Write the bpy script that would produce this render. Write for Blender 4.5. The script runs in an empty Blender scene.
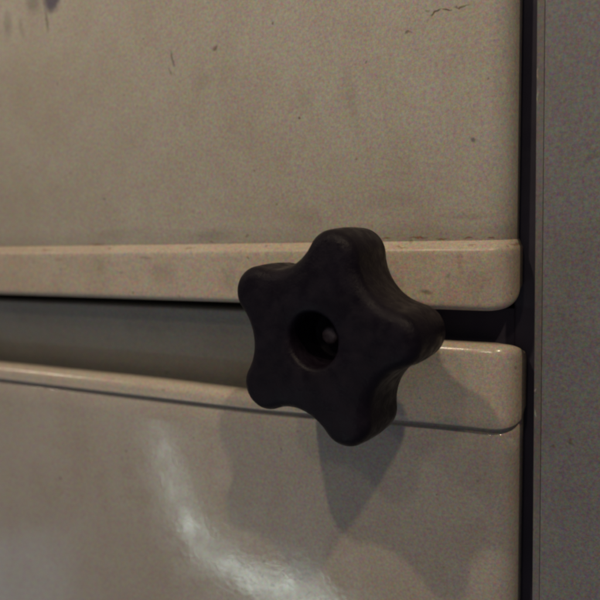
import bpy, bmesh, math, random
from mathutils import Matrix, Vector
random.seed(4)
S = bpy.context.scene
COL = S.collection

# ------------------------------------------------------------------ camera
CAM_R = (0.90171649, 0.43142645, -0.02790346)
CAM_U = (-0.02774512, 0.1221573, 0.99212288)
CAM_F = (-0.43143666, 0.89383937, -0.12212123)
cd = bpy.data.cameras.new('camera'); cam = bpy.data.objects.new('camera', cd); COL.objects.link(cam)
cd.sensor_width = 36; cd.lens = 36 * 622 / 600
cd.clip_start = 0.005; cd.clip_end = 50
m = Matrix.Identity(4)
for i in range(3):
    m[i][0] = CAM_R[i]; m[i][1] = CAM_U[i]; m[i][2] = -CAM_F[i]
m[1][3] = -0.225
cam.matrix_world = m
cd.dof.use_dof = True; cd.dof.focus_distance = 0.215; cd.dof.aperture_fstop = 10
S.camera = cam
S.cycles.filter_width = 2.6

# ------------------------------------------------------------------ world + lamps (indoor, dim)
w = bpy.data.worlds.new('World'); S.world = w; w.use_nodes = True
bg = w.node_tree.nodes['Background']
bg.inputs['Color'].default_value = (0.78, 0.80, 1.0, 1); bg.inputs['Strength'].default_value = 0.12
S.view_settings.view_transform = 'Standard'; S.view_settings.look = 'None'
S.view_settings.exposure = -0.08; S.view_settings.gamma = 1


def area(name, loc, target, sx, sy, power, color, shape='RECTANGLE', roll=0):
    l = bpy.data.lights.new(name, 'AREA'); l.shape = shape
    l.size = sx; l.size_y = sy; l.energy = power; l.color = color
    o = bpy.data.objects.new(name, l); COL.objects.link(o)
    o.location = loc
    q = (Vector(target) - Vector(loc)).to_track_quat('-Z', 'Y')
    o.rotation_euler = (q.to_matrix() @ Matrix.Rotation(roll, 3, 'Z')).to_euler()
    return o


K = Vector((-0.085, 0, -0.04))
dA = Vector((25, -30, 48)).normalized(); dB = Vector((-12, -30, 42)).normalized()
dC = Vector((-1, -30, 24)).normalized()
area('room_lamp_warm', K + dA * 1.3, K, 0.035, 0.035, 4.1, (1.0, 0.80, 0.56), 'ELLIPSE')
area('room_lamp_overhead', K + dB * 0.75, K, 0.022, 0.022, 1.5, (1.0, 0.82, 0.60), 'ELLIPSE')
area('room_lamp_near', K + dC * 1.3, K, 0.09, 0.09, 1.1, (1.0, 0.80, 0.62), 'ELLIPSE')
area('glint_lamp_side', (-1.20, -0.62, 0.55), (-0.2, 0, -0.05), 0.08, 0.05, 1.1, (1.0, 0.86, 0.66), 'ELLIPSE')  # added lamp, placed for the glint along the lower trim's lip
# added lamps in a hook-shaped row, mirrored by the door as a window streak
HOOK = [(-.186, -.088, .40), (-.1825, -.100, .6), (-.179, -.112, .8), (-.175, -.124, 1.0), (-.1695, -.137, 1.1), (-.161, -.1475, 1.1),
        (-.149, -.1535, 1.2), (-.135, -.157, 1.9), (-.121, -.159, 2.5), (-.107, -.162, 2.1), (-.093, -.167, 1.3)]
for i in range(len(HOOK) - 1):
    (ax, az, wa), (bx, bz, wb) = HOOK[i], HOOK[i + 1]
    g = 0.825 / 0.225                                # carries streak points out to the added lamps, 0.6 m in front of the doors
    p = Vector(((ax + bx) / 2 * g, -0.6, (az + bz) / 2 * g)); q = Vector(((ax + bx) / 2, 0, (az + bz) / 2))
    ln = math.hypot(bx - ax, bz - az) * g
    area('streak_lamp', p, q, 0.022 * (0.4 + .4 * wa), ln * 1.7, 0.028 * wa, (0.84, 1.0, 0.93), 'ELLIPSE', roll=-math.atan2(ax - bx, az - bz))
area('glow_lamp', (-1.06, -0.6, -0.72), (-0.29, 0, -0.19), 0.20, 0.20, 0.07, (0.6, 0.8, 1.0))  # added lamp, mirrored as the bluish glow low on the left


# ------------------------------------------------------------------ materials
class NT:
    def __init__(s, name):
        s.m = bpy.data.materials.new(name); s.m.use_nodes = True
        s.t = s.m.node_tree; s.b = s.t.nodes['Principled BSDF']
        s.co = s.t.nodes.new('ShaderNodeTexCoord').outputs['Object']

    def link(s, a, b): s.t.links.new(a, b)

    def math(s, op, a, b=None, clamp=False):
        n = s.t.nodes.new('ShaderNodeMath'); n.operation = op; n.use_clamp = clamp
        for i, v in enumerate((a, b)):
            if v is None: continue
            if isinstance(v, (int, float)): n.inputs[i].default_value = v
            else: s.link(v, n.inputs[i])
        return n.outputs[0]

    def noise(s, scale, detail=3, rough=0.5, vec=None, stretch=None, color=False):
        n = s.t.nodes.new('ShaderNodeTexNoise')
        n.inputs['Scale'].default_value = scale; n.inputs['Detail'].default_value = detail
        n.inputs['Roughness'].default_value = rough
        v = vec or s.co
        if stretch:
            mp = s.t.nodes.new('ShaderNodeMapping'); mp.inputs['Scale'].default_value = stretch
            s.link(v, mp.inputs['Vector']); v = mp.outputs[0]
        s.link(v, n.inputs['Vector'])
        return n.outputs['Color' if color else 'Fac']

    def ramp(s, fac, lo, hi, a=0.0, b=1.0):
        n = s.t.nodes.new('ShaderNodeMapRange'); n.interpolation_type = 'SMOOTHSTEP'
        s.link(fac, n.inputs['Value'])
        for k, v in (('From Min', lo), ('From Max', hi), ('To Min', a), ('To Max', b)):
            n.inputs[k].default_value = v
        return n.outputs[0]

    def mix(s, fac, a, b, mode='MIX'):
        n = s.t.nodes.new('ShaderNodeMix'); n.data_type = 'RGBA'; n.blend_type = mode
        for k, v in ((0, fac), (6, a), (7, b)):
            if isinstance(v, (int, float)): n.inputs[k].default_value = v
            elif isinstance(v, tuple): n.inputs[k].default_value = v + (1,)
            else: s.link(v, n.inputs[k])
        return n.outputs[2]

    def warped(s, amount, scale):
        c = s.noise(scale, 3, 0.6, color=True)
        sub = s.t.nodes.new('ShaderNodeVectorMath'); sub.operation = 'SUBTRACT'
        s.link(c, sub.inputs[0]); sub.inputs[1].default_value = (.5, .5, .5)
        sc = s.t.nodes.new('ShaderNodeVectorMath'); sc.operation = 'SCALE'
        s.link(sub.outputs[0], sc.inputs[0]); sc.inputs['Scale'].default_value = amount
        ad = s.t.nodes.new('ShaderNodeVectorMath'); ad.operation = 'ADD'
        s.link(s.co, ad.inputs[0]); s.link(sc.outputs[0], ad.inputs[1])
        return ad.outputs[0]

    def ellipse(s, vec, x, z, rx, rz, rot=0, soft=0.6):
        """mask of one stain on the face of the thing; x, z, radii in millimetres"""
        a = s.t.nodes.new('ShaderNodeVectorMath'); a.operation = 'SUBTRACT'
        s.link(vec, a.inputs[0]); a.inputs[1].default_value = (x / 1000, 0, z / 1000)
        r = s.t.nodes.new('ShaderNodeVectorRotate'); r.rotation_type = 'Y_AXIS'
        s.link(a.outputs[0], r.inputs['Vector']); r.inputs['Angle'].default_value = math.radians(rot)
        d = s.t.nodes.new('ShaderNodeVectorMath'); d.operation = 'MULTIPLY'
        s.link(r.outputs[0], d.inputs[0]); d.inputs[1].default_value = (1000 / rx, 0, 1000 / rz)
        l = s.t.nodes.new('ShaderNodeVectorMath'); l.operation = 'LENGTH'
        s.link(d.outputs[0], l.inputs[0])
        return s.ramp(l.outputs['Value'], 1.0, 1.0 - soft)

    def bump(s, h, strength, dist, prev=None):
        n = s.t.nodes.new('ShaderNodeBump'); n.inputs['Strength'].default_value = strength
        n.inputs['Distance'].default_value = dist; s.link(h, n.inputs['Height'])
        if prev: s.link(prev, n.inputs['Normal'])
        return n.outputs[0]


def painted(name, base, rough, dirt, dirt_amt, spots=0.5, marks=(), marks2=(), grain=0.72, smoothb=0.25, peel=.10, rvar=1, spec=.5, stretch=0.7, coat=0.0, patches=()):
    n = NT(name)
    col = n.mix(n.ramp(n.noise(9, 4, 0.6), 0.35, 0.7, 0, dirt_amt), base, tuple(b * d for b, d in zip(base, dirt)))
    # vertical wiping streaks and mottled grease film
    col = n.mix(n.ramp(n.noise(40, 5, 0.65, stretch=(1, 1, stretch)), 0.45, 0.75, 0, dirt_amt * 0.7), col,
                tuple(b * d * 0.95 for b, d in zip(base, dirt)))
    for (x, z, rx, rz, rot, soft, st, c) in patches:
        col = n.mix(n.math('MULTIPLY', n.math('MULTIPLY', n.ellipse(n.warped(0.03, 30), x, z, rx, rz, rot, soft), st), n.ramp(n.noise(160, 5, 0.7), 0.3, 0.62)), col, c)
    # scattered small specks of grime
    sp = n.math('MULTIPLY', n.ramp(n.noise(330, 1, 0.4), 0.735, 0.80), n.ramp(n.noise(30, 2), 0.40, 0.65))
    col = n.mix(n.math('MULTIPLY', sp, spots), col, (0.10, 0.075, 0.055))
    if marks:
        wv = n.warped(0.003, 260)
        for (x, z, rx, rz, rot, soft, st, c) in marks:
            col = n.mix(n.math('MULTIPLY', n.ellipse(wv, x, z, rx, rz, rot, soft), st), col, c)
    # fine speckle of the paint
    col = n.mix(n.ramp(n.noise(22, 6, 0.7), 0.42, 0.66, 0, 0.38), col, n.mix(1.0, col, (0.86, 0.80, 0.74), 'MULTIPLY'))
    g = n.noise(850, 3, 1.0, color=True)
    hs = n.t.nodes.new('ShaderNodeVectorMath'); hs.operation = 'MULTIPLY_ADD'
    n.link(g, hs.inputs[0]); hs.inputs[1].default_value = (grain * 3,) * 3; hs.inputs[2].default_value = (1 - grain * 1.5,) * 3
    col = n.mix(1.0, col, hs.outputs[0], 'MULTIPLY')
    n.link(col, n.b.inputs['Base Color'])
    r = n.ramp(n.noise(60, 4, 0.6), 0.3, 0.7, rough - 0.06 * rvar, rough + 0.08 * rvar); n.b.inputs['Specular IOR Level'].default_value = spec
    n.link(r, n.b.inputs['Roughness'])
    h = n.bump(n.noise(420, 2, 0.5), peel, 0.0004)
    h = n.bump(n.noise(45, 2, 0.5), smoothb, 0.0006, h)
    n.link(h, n.b.inputs['Normal'])
    n.b.inputs['Coat Weight'].default_value = coat
    return n.m


BASE = (0.475, 0.44, 0.372)
PURP = (0.085, 0.07, 0.115); BRN = (0.12, 0.085, 0.05); GRY = (0.13, 0.12, 0.11); RUST = (0.26, 0.11, 0.05)
upper_marks = [
    (-232, 107, 6.8, 9, -5, .6, .95, PURP), (-236, 97, 1.6, 7, 4, .8, .6, BRN),
    (-244, 108, 7, 9, 10, .8, .5, GRY), (-253, 97, 2.5, 8, 10, .8, .30, BRN), (-262, 100, 4, 9, 0, .8, .4, GRY),
    (-165.5, 71, .75, 5, 12, .7, .75, GRY), (-167, 66, .5, 3, 16, .7, .6, GRY),
    (-144, 72, 1.6, 1.1, 25, .7, .7, BRN), (-53, 71.4, 2.6, .62, 20, .7, .95, BRN), (-49.5, 71.4, 2.2, .6, -22, .7, .9, BRN),
    (-44.5, 71.6, 3.8, .5, 3, .7, .75, BRN), (-63, 66, 1.6, .55, 15, .7, .7, BRN), (-40, 27, 1.3, 1.1, 0, .7, .7, GRY),
    (-107, 41, .9, .9, 0, .7, .8, BRN), (-79, 58, .8, .8, 0, .7, .5, BRN), (-208, 14, 1.6, .7, 0, .7, .6, GRY),
    (-118, 8, .7, .7, 0, .7, .6, BRN), (-105, 2, 14, 7, -10, .95, .17, BRN), (-200, -2, 25, 4, 2, .95, .13, BRN), (-150, 60, 7, 5, 20, .95, .15, GRY), (-70, 8, 18, 5, 5, .95, .12, BRN), (-128, 22, .7, .7, 0, .7, .6, BRN), (-228, 27, .9, .7, 0, .7, .5, BRN),
    (-150, -4, 16, 4, 3, .9, .25, BRN), (-85, 45, 4, 20, 12, .95, .18, BRN), (-42, 1, 12, 2, 0, .9, .22, BRN),
    (-104, 47, 6, 7, 0, .9, .16, BRN), (-56, 72, 1.2, .6, 0, .7, .5, BRN)]
upper_marks += [(x, -6.6 + random.uniform(-.4, .4), random.uniform(1.5, 6), .55, 0, .8, .75, RUST) for x in (-34, -42, -51, -60, -72, -90, -150, -214)]
cap_marks = [(-56, -26, 3.6, 1.5, -12, .9, .65, BRN), (-60, -29.5, 4, 1.0, 0, .9, .5, BRN), (-48, -20, 1.6, 2, 0, .9, .4, BRN),
             (-44, -15, 2, 9, 5, .95, .3, RUST), (-175, -20, 12, 7, 0, .95, .22, BRN), (-210, -17, 5, 6, 0, .95, .2, BRN),
             (-140, -22, 6, 8, 0, .95, .2, BRN), (-235, -14, 5, 1, 0, .9, .25, BRN), (-182, -13.5, 5, 1, 0, .9, .4, BRN),
             (-37, -22, 7, 10, 0, .95, .2, BRN)]
cap_marks += [(x, -9.5 + random.uniform(-.3, .3), random.uniform(1.5, 5), .5, 0, .8, .6, RUST) for x in (-26, -40, -66, -160, -205, -245)]
low_marks = [(-124, -153.5, 3.5, .45, 20, .6, .6, GRY), (-117, -156, 2.6, .5, -40, .6, .6, GRY), (-109, -158, 2.4, .5, 35, .6, .6, GRY), (-131, -155, 1.6, .5, 70, .6, .6, GRY), (-113, -152.5, 3, .4, 10, .6, .5, GRY), (-205, -108, .8, .8, 0, .7, .7, BRN), (-130, -148, 2.4, .5, 30, .7, .5, BRN), (-142, -152, 2.6, 1.6, 0, .8, .35, GRY),
             (-126, -158, 1.5, 1.5, 0, .5, .5, GRY), (-121, -152, 3, .5, -30, .7, .5, GRY), (-150, -172, 2.4, .5, 60, .7, .7, GRY),
             (-112, -164, 2, .5, 70, .7, .5, GRY)]
pale_patches = [(-128, -159, 19, 5.5, 4, .8, .55, (0.72, 0.74, 0.66)), (-160, -148, 5, 6, 12, .9, .15, (0.70, 0.74, 0.66))]  # pale patches low on the lower door
M = {}
M['upper'] = painted('cream_enamel_upper', BASE, 0.42, (0.83, 0.79, 0.72), 0.55, 0.7, upper_marks)
M['cap_u'] = painted('cream_plastic_trim', (0.565, 0.495, 0.40), 0.38, (0.84, 0.78, 0.70), 0.6, 0.6, cap_marks)
M['cap_l'] = painted('cream_plastic_trim_lower', (0.565, 0.495, 0.40), 0.19, (0.86, 0.82, 0.76), 0.4, 0.4, spec=.75)
M['lower'] = painted('cream_enamel_lower', (0.48, 0.435, 0.375), 0.12, (0.85, 0.82, 0.78), 0.4, 0.5, low_marks, patches=pale_patches, smoothb=.07, peel=.08, rvar=.7)
M['recess'] = painted('grey_plastic_recess', (0.228, 0.222, 0.200), 0.6, (0.8, 0.77, 0.72), 0.6, 0.5)
pan_marks = [(-7.0, -75, 1.3, 1.0, 0, .7, .8, BRN), (-12.5, -77.5, 1.0, .9, 0, .7, .7, BRN), (-2, 20, 5, 1.6, 20, .9, .5, GRY),
             (-17.4, -52, 1.0, 4, 0, .9, .5, (.5, .4, .3)), (-17.5, 50, .8, 3, 10, .9, .4, (.5, .45, .4))]
M['panel'] = painted('grey_laminate_panel', (0.218, 0.212, 0.210), 0.5, (0.8, 0.8, 0.82), 0.5, 0.6, pan_marks, grain=.95)
chips = [(-18.6, z, .45, h, 0, .8, .55, (.5, .45, .4)) for z, h in ((48, 2.2), (41, 3.0), (-58, 1.0), (-66, 2.4))]
M['edging'] = painted('grey_edging_strip', (0.20, 0.19, 0.185), 0.5, (0.75, 0.7, 0.65), 0.8, 0.6, chips)


def plain(name, c, rough, bump=0.0, scale=300, spec=0.5):
    n = NT(name)
    col = n.mix(n.ramp(n.noise(scale * .15, 4, .6), .35, .7), c, tuple(v * 1.5 + .002 for v in c))
    n.link(col, n.b.inputs['Base Color'])
    n.link(n.ramp(n.noise(scale * .3, 3), .3, .7, rough - .12, rough + .15), n.b.inputs['Roughness'])
    n.b.inputs['Specular IOR Level'].default_value = spec
    if bump: n.link(n.bump(n.noise(scale, 4, .65), bump, 0.0003), n.b.inputs['Normal'])
    return n.m


M['core'] = plain('gap_shade_dark', (0.030, 0.026, 0.043), 0.7, .3)  # near-black tone standing in for the shade deep in the gaps
M['body'] = plain('dark_body_sheet', (0.032, 0.022, 0.06), 0.6, .2)
M['knob'] = plain('black_knob_plastic', (0.0062, 0.0040, 0.0076), 0.42, .8, 900, .15)
M['bore'] = plain('black_knob_bore', (0.003, 0.002, 0.004), 0.55, .4, 900)
M['steel'] = plain('dull_steel', (0.13, 0.10, 0.10), 0.45, .5, 2500)
M['steel'].node_tree.nodes['Principled BSDF'].inputs['Metallic'].default_value = 0.6


# ------------------------------------------------------------------ builders
def empty(name, loc, label, cat):
    o = bpy.data.objects.new(name, None); COL.objects.link(o); o.location = loc
    o.empty_display_size = 0.05
    o['label'] = label; o['category'] = cat
    return o


def mesh(name, verts, faces, mat, parent, origin=Vector((0, 0, 0)), smooth=True, label=None, bevel=0):
    me = bpy.data.meshes.new(name); me.from_pydata(verts, [], faces); me.update()
    bm = bmesh.new(); bm.from_mesh(me)
    bmesh.ops.recalc_face_normals(bm, faces=bm.faces); bm.to_mesh(me); bm.free()
    if smooth:
        for p in me.polygons: p.use_smooth = True
    me.materials.append(mat)
    o = bpy.data.objects.new(name, me); COL.objects.link(o)
    o.parent = parent
    o.location = -origin                # vertices are written in world metres
    if bevel:
        b = o.modifiers.new('bevel', 'BEVEL'); b.width = bevel; b.segments = 3; b.limit_method = 'ANGLE'
    if label: o['label'] = label
    return o


def grid_faces(nu, nv, wrap=False, off=0):
    f = []
    for i in range(nu if wrap else nu - 1):
        for j in range(nv - 1):
            a = off + i * nv + j; b = off + ((i + 1) % nu) * nv + j
            f.append((a, b, b + 1, a + 1))
    return f


def box(x0, x1, y0, y1, z0, z1):
    v = [(x, y, z) for x in (x0, x1) for y in (y0, y1) for z in (z0, z1)]
    return v, [(0, 1, 3, 2), (4, 6, 7, 5), (0, 4, 5, 1), (2, 3, 7, 6), (0, 2, 6, 4), (1, 5, 7, 3)]


XL, XR, RAD = -0.62, -0.0262, 0.0105      # door left and right edges, roundness of the vertical edges


XRL = -0.0236        # the lower door sits slightly further right


def path(XR, n_mid=150):
    """plan of the door skin: points with their outward normals, from the left return to the right one"""
    pts = []
    R = RAD
    pts.append((XL, 0.040, -1, 0))
    for k in range(13):
        a = math.pi - k * math.pi / 24
        pts.append((XL + R + R * math.cos(a), R - R * math.sin(a), math.cos(a), -math.sin(a)))
    for k in range(1, n_mid):
        pts.append((XL + R + (XR - XL - 2 * R) * k / n_mid, 0.0, 0, -1))
    for k in range(19):
        a = math.pi / 2 - k * math.pi / 36
        pts.append((XR - R + R * math.cos(a), R - R * math.sin(a), math.cos(a), -math.sin(a)))
    pts.append((XR, 0.0125, 1, 0))
    return pts


def sweep(name, prof, mat, parent, origin, xr, label=None):
    """prof(x, u) gives a list of (outward offset, z)"""
    V = []; P = path(xr); nv = None
    for (x, y, nx, ny) in P:
        pr = prof(x, y)
        nv = len(pr)
        for (o, z) in pr:
            V.append((x + nx * o * (0.35 if o > 0 else 1), y + ny * o, z))
    return mesh(name, V, grid_faces(len(P), nv), mat, parent, origin, label=label)


def smooth(a, b, x):
    t = min(1, max(0, (x - a) / (b - a))); return t * t * (3 - 2 * t)


def arc(co, cz, r, a0, a1, n=8):
    return [(co + r * math.cos(math.radians(a0 + (a1 - a0) * k / n)), cz + r * math.sin(math.radians(a0 + (a1 - a0) * k / n))) for k in range(n + 1)]


# ------------------------------------------------------------------ refrigerator
L = Vector((-0.32, 0.3, -0.62))
fridge = empty('refrigerator', L, 'cream two-door appliance with rounded trim, scooped grip recess and grimy scuffed paint', 'refrigerator')
v, f = box(XL, XR - 0.0012, 0.030, 0.55, -0.62, 0.45)
mesh('cabinet_body', v, f, M['body'], fridge, L, smooth=False, bevel=0.002)

# upper door skin
Zt = -0.0076
sweep('upper_door', lambda x, y: [(-0.004, 0.44), (-0.001, 0.4438)] + [(0, 0.44 - (0.44 - Zt) * k / 60) for k in range(61)] + [(-0.001, Zt - .002)],
      M['upper'], fridge, L, XR)
ud = bpy.data.objects['upper_door']


def child(o, par): o.parent = par; o.location = (0, 0, 0)


def corner(xr, s, h):
    t = min(1, max(0, (s - (xr - RAD * 0.9)) / (RAD * 1.75)))
    return h * (1 - math.sqrt(1 - t * t))


# upper door lower trim: lit chamfer on top, flat face, rounded lower edge turning in
def prof_u(x, y):
    zb = -0.0324
    zb += corner(XR, x + y, 0.0065)                  # the lower corner is rounded off
    r = 0.0028
    p = [(-0.0035, Zt + .0001), (0.0003, Zt - 0.0001), (0.0006, Zt - 0.0003), (0.0034, Zt - 0.0026), (0.0038, Zt - .0031), (.0040, Zt - .0038)]
    n = 10
    z0 = p[-1][1]; z1 = zb + r
    p += [(0.0040, z0 + (z1 - z0) * k / n) for k in range(1, n)]
    p += [(0.0040 - r + a, b) for a, b in arc(0, zb + r, r, 0, -90, 8)]
    p += [(-0.008, zb), (-0.022, zb)]
    return p


tu = sweep('bottom_trim', prof_u, M['cap_u'], ud, L, XR)
child(tu, ud)


# lower door cap: high at the right, scooped low for the grip to the left
def top_z(x):
    s = smooth(-0.118, -0.066, x)
    return -0.0705 + 0.0258 * s - 0.0012 * smooth(-0.20, -0.12, x) * (1 - s)


ZG = -0.0785


def prof_l(x, y):
    zt = top_z(x)
    r = 0.0042
    zt -= corner(XRL, x + y, 0.0035)
    ZG = -0.0785 + 0.0030 * smooth(-.14, -.04, x) + corner(XRL, x + y, 0.0055)
    o = 0.0020
    p = [(-0.010, zt - 0.0015), (-0.0065, zt - 0.0004)]
    p += [(o - r + a, b) for a, b in arc(0, zt - r, r, 90, 0, 10)]
    z0 = p[-1][1]; z1 = ZG + 0.0008
    p += [(o, z0 + (z1 - z0) * k / 8) for k in range(1, 8)]
    p += [(o, z1), (o - 0.0003, z1 - 0.0005), (o - .0009, ZG), (-0.0035, ZG)]
    return p


def prof_d(x, y):
    z = -0.0785 + 0.0030 * smooth(-.14, -.04, x) + corner(XRL, x + y, 0.0055)
    return [(-0.0012, z + 0.0005), (-0.0012, z - 0.0017), (-0.0006, z - .0020), (-.0002, z - .0023), (0, z - 0.0027)] + [(0, z - 0.0027 - (z + 0.598) * k / 60) for k in range(1, 61)]


sweep('lower_door', prof_d,
      M['lower'], fridge, L, XRL)
ld = bpy.data.objects['lower_door']
tl = sweep('top_trim', prof_l, M['cap_l'], ld, L, XRL)
child(tl, ld)

# concave grip recess behind the lip of the lower door
V = []; NX = 90
xs = [-0.605 + (-0.068 + 0.605) * k / NX for k in range(NX + 1)]
for x in xs:
    e = smooth(-0.068, -0.105, x)
    zt = top_z(x)
    pr = [(0.0058, zt - 0.0006), (0.0068, zt - 0.004 * e - .001)]
    for k in range(1, 9):                            # floor runs back, then one straight wall leans forward under the upper door
        pr.append((0.0072 + 0.013 * e * k / 8, zt - 0.0075 * e - .001 - 0.002 * e * math.sin(math.pi * k / 8)))
    y0, z0 = pr[-1]
    for k in range(1, 14):
        t = k / 13
        pr.append((y0 + (0.0028 - y0) * t * e, z0 + (-0.0375 - z0) * t))
    for k in range(1, 5):
        a = math.radians(22 * k)
        pr.append((0.0028 * e + y0 * (1 - e) + .0015 * (1 - math.cos(a)), -.0375 + .0015 * math.sin(a)))
    pr.append((0.030, -.0360))
    V += [(x, y, z) for y, z in pr]; nrec = len(pr)
g = mesh('grip_recess', V, grid_faces(len(xs), nrec), M['recess'], ld, L)
child(g, ld)

# added blocks behind the doors, coloured near-black for the shade in the gaps
v, f = box(XL + .004, XR - 0.0022, 0.0124, 0.030, -0.012, 0.43)
blk = mesh('gap_shade_block', v, f, M['core'], ud, L, smooth=False); child(blk, ud)
v, f = box(XL + .004, XR - 0.0022, 0.0335, 0.0445, -0.0455, -0.0121)
v2, f2 = box(-0.070, XR - 0.0010, 0.0124, 0.029, -0.60, -0.054)
blk = mesh('gap_shade_block', v2, f2, M['core'], ld, L, smooth=False); child(blk, ld)

v, f = box(-0.074, XR - 0.0010, 0.0150, 0.029, -0.0538, -0.0335)
blk = mesh('gap_shade_block', v, f, M['core'], ld, L, smooth=False); child(blk, ld)

# ------------------------------------------------------------------ neighbouring panel on the right
PL = Vector((0.15, 0.3, -0.62))
pan = empty('side_panel', PL, 'flat blue-grey panel standing right of the cream doors across a narrow dark gap', 'panel')
v, f = box(-0.01655, 0.45, -0.0012, 0.5, -0.62, 0.45)
mesh('panel_board', v, f, M['panel'], pan, PL, smooth=False, bevel=0.0003)
v, f = box(-0.0190, -0.01660, -0.0008, 0.5, -0.62, 0.45)
mesh('edge_strip', v, f, M['edging'], pan, PL, smooth=False, bevel=0.0003)
v, f = box(-0.0275, -0.0191, 0.0142, 0.028, -0.62, 0.45)
mesh('gap_shade_strip', v, f, M['core'], pan, PL, smooth=False, bevel=0.001)  # invented strip; its dark navy stands for the side gap's shade
pan.rotation_euler = (0, -0.0095, 0); pan.location.x += 0.0053     # stands very slightly out of plumb

# ------------------------------------------------------------------ star knob
KX, KZ = -0.0795, -0.0378
Y_F, Y_B = -0.0455, -0.0205           # front and back faces
knob = empty('star_knob', (KX, Y_B, KZ), 'black plastic five-lobed star knob fixed over the gap between the two cream doors', 'knob')
KO = Vector((KX, Y_B, KZ))
TILT = math.radians(4)
knob.rotation_euler = (0, 0, math.radians(-8))


def star_r(th, rho=0.0091, cl=0.0275, dv=0.0430):
    step = 2 * math.pi / 5
    a = (th + step / 2) % step - step / 2
    a = abs(a)
    vx, vz = dv * math.cos(step / 2), dv * math.sin(step / 2)
    rv = math.hypot(vx - cl, vz) - rho
    # tangent point between lobe circle and valley circle
    tx = cl + (vx - cl) * rho / (rho + rv); tz = vz * rho / (rho + rv)
    if a <= math.atan2(tz, tx):
        s = math.sqrt(max(0, rho ** 2 - (cl * math.sin(a)) ** 2)); return cl * math.cos(a) + s
    b = step / 2 - a
    s = math.sqrt(max(0, rv ** 2 - (dv * math.sin(b)) ** 2)); return dv * math.cos(b) - s


NT_ = 240
V = []; levels = []
RB = 0.0092; SC = 1.0


def inset_pts(d):
    """star outline moved inward by d (true offset along the normal)"""
    out = []
    for i in range(NT_):
        th = 2 * math.pi * i / NT_
        e = 1e-3
        p = [(star_r(t) * math.cos(t), star_r(t) * math.sin(t)) for t in (th - e, th, th + e)]
        tx, tz = p[2][0] - p[0][0], p[2][1] - p[0][1]; l = math.hypot(tx, tz)
        out.append((p[1][0] - d * tz / l, p[1][1] + d * tx / l))
    return out


def ring(pts, y): levels.append([(x * SC, y, z * SC) for x, z in pts])


circ = lambda r: [(r * math.cos(2 * math.pi * i / NT_), r * math.sin(2 * math.pi * i / NT_)) for i in range(NT_)]
BD = 0.0165
ring(circ(0.0032), Y_F + BD); ring(circ(RB - .0012), Y_F + BD); ring(circ(RB - .0004), Y_F + BD - .0008)
ring(circ(RB - .0003), Y_F + 0.006); ring(circ(RB - .0001), Y_F + 0.0016); ring(circ(RB + .0004), Y_F + .0006); ring(circ(RB + .0013), Y_F + .0001)
FR = 0.0044
ins = inset_pts(FR)
for t in (0.12, 0.3, 0.5, 0.7, 0.86, 1.0):
    a = circ(RB + .0013)
    ring([(a[i][0] * (1 - t) + ins[i][0] * t, a[i][1] * (1 - t) + ins[i][1] * t) for i in range(NT_)], Y_F - 0.0003 * math.sin(t * math.pi))
for k in range(1, 10):
    a = math.radians(90 * k / 9)
    ring(inset_pts(FR * (1 - math.sin(a))), Y_F + FR * (1 - math.cos(a)))
for t in (0.2, 0.4, 0.6, 0.8):
    y = Y_F + FR + (Y_B - 0.003 - Y_F - FR) * t
    ring(inset_pts(-0.0004 * math.sin(t * math.pi)), y)
for k in range(0, 8):
    a = math.radians(90 * k / 7)
    ring(inset_pts(0.003 * (1 - math.cos(a))), Y_B - 0.003 + 0.003 * math.sin(a))
ring(circ(0.0125), Y_B); ring(circ(0.0118), Y_B + 0.0015); ring(circ(0.0112), Y_B + 0.010); ring(circ(0.0104), Y_B + .0108); ring(circ(0.0045), Y_B + .0108)
ct, st = math.cos(TILT), math.sin(TILT)
for lv in levels:
    for (x, y, z) in lv:
        V.append((x * ct - z * st + KX, y, x * st + z * ct + KZ))
F = []
nl = len(levels)
for j in range(nl - 1):
    for i in range(NT_):
        a = j * NT_ + i; b = j * NT_ + (i + 1) % NT_
        F.append((a, b, b + NT_, a + NT_))
mesh('knob_grip', V, F, M['knob'], knob, KO)


def lathe(name, prof, mat, n=48, dx=0, dz=0, hexf=None):
    V = []; F = []
    for (r, y) in prof:
        for i in range(n):
            a = 2 * math.pi * i / n; V.append((KX + dx + r * math.cos(a), y, KZ + dz + r * math.sin(a)))
    for j in range(len(prof) - 1):
        for i in range(n):
            a = j * n + i; b = j * n + (i + 1) % n; F.append((a, b, b + n, a + n))
    F.append(tuple(range(n))); F.append(tuple((len(prof) - 1) * n + i for i in range(n)))
    return mesh(name, V, F, mat, knob, KO)


# threaded rod: its end shows in the bore, its length runs back through the gap
pr = [(0.0020, Y_F + 0.0105), (0.0028, Y_F + 0.0110), (0.0031, Y_F + 0.0116)]
y = Y_F + 0.0120
while y < 0.034:
    pr += [(0.0032, y), (0.0027, y + 0.0005)]; y += 0.001
lathe('threaded_rod', pr, M['steel'])
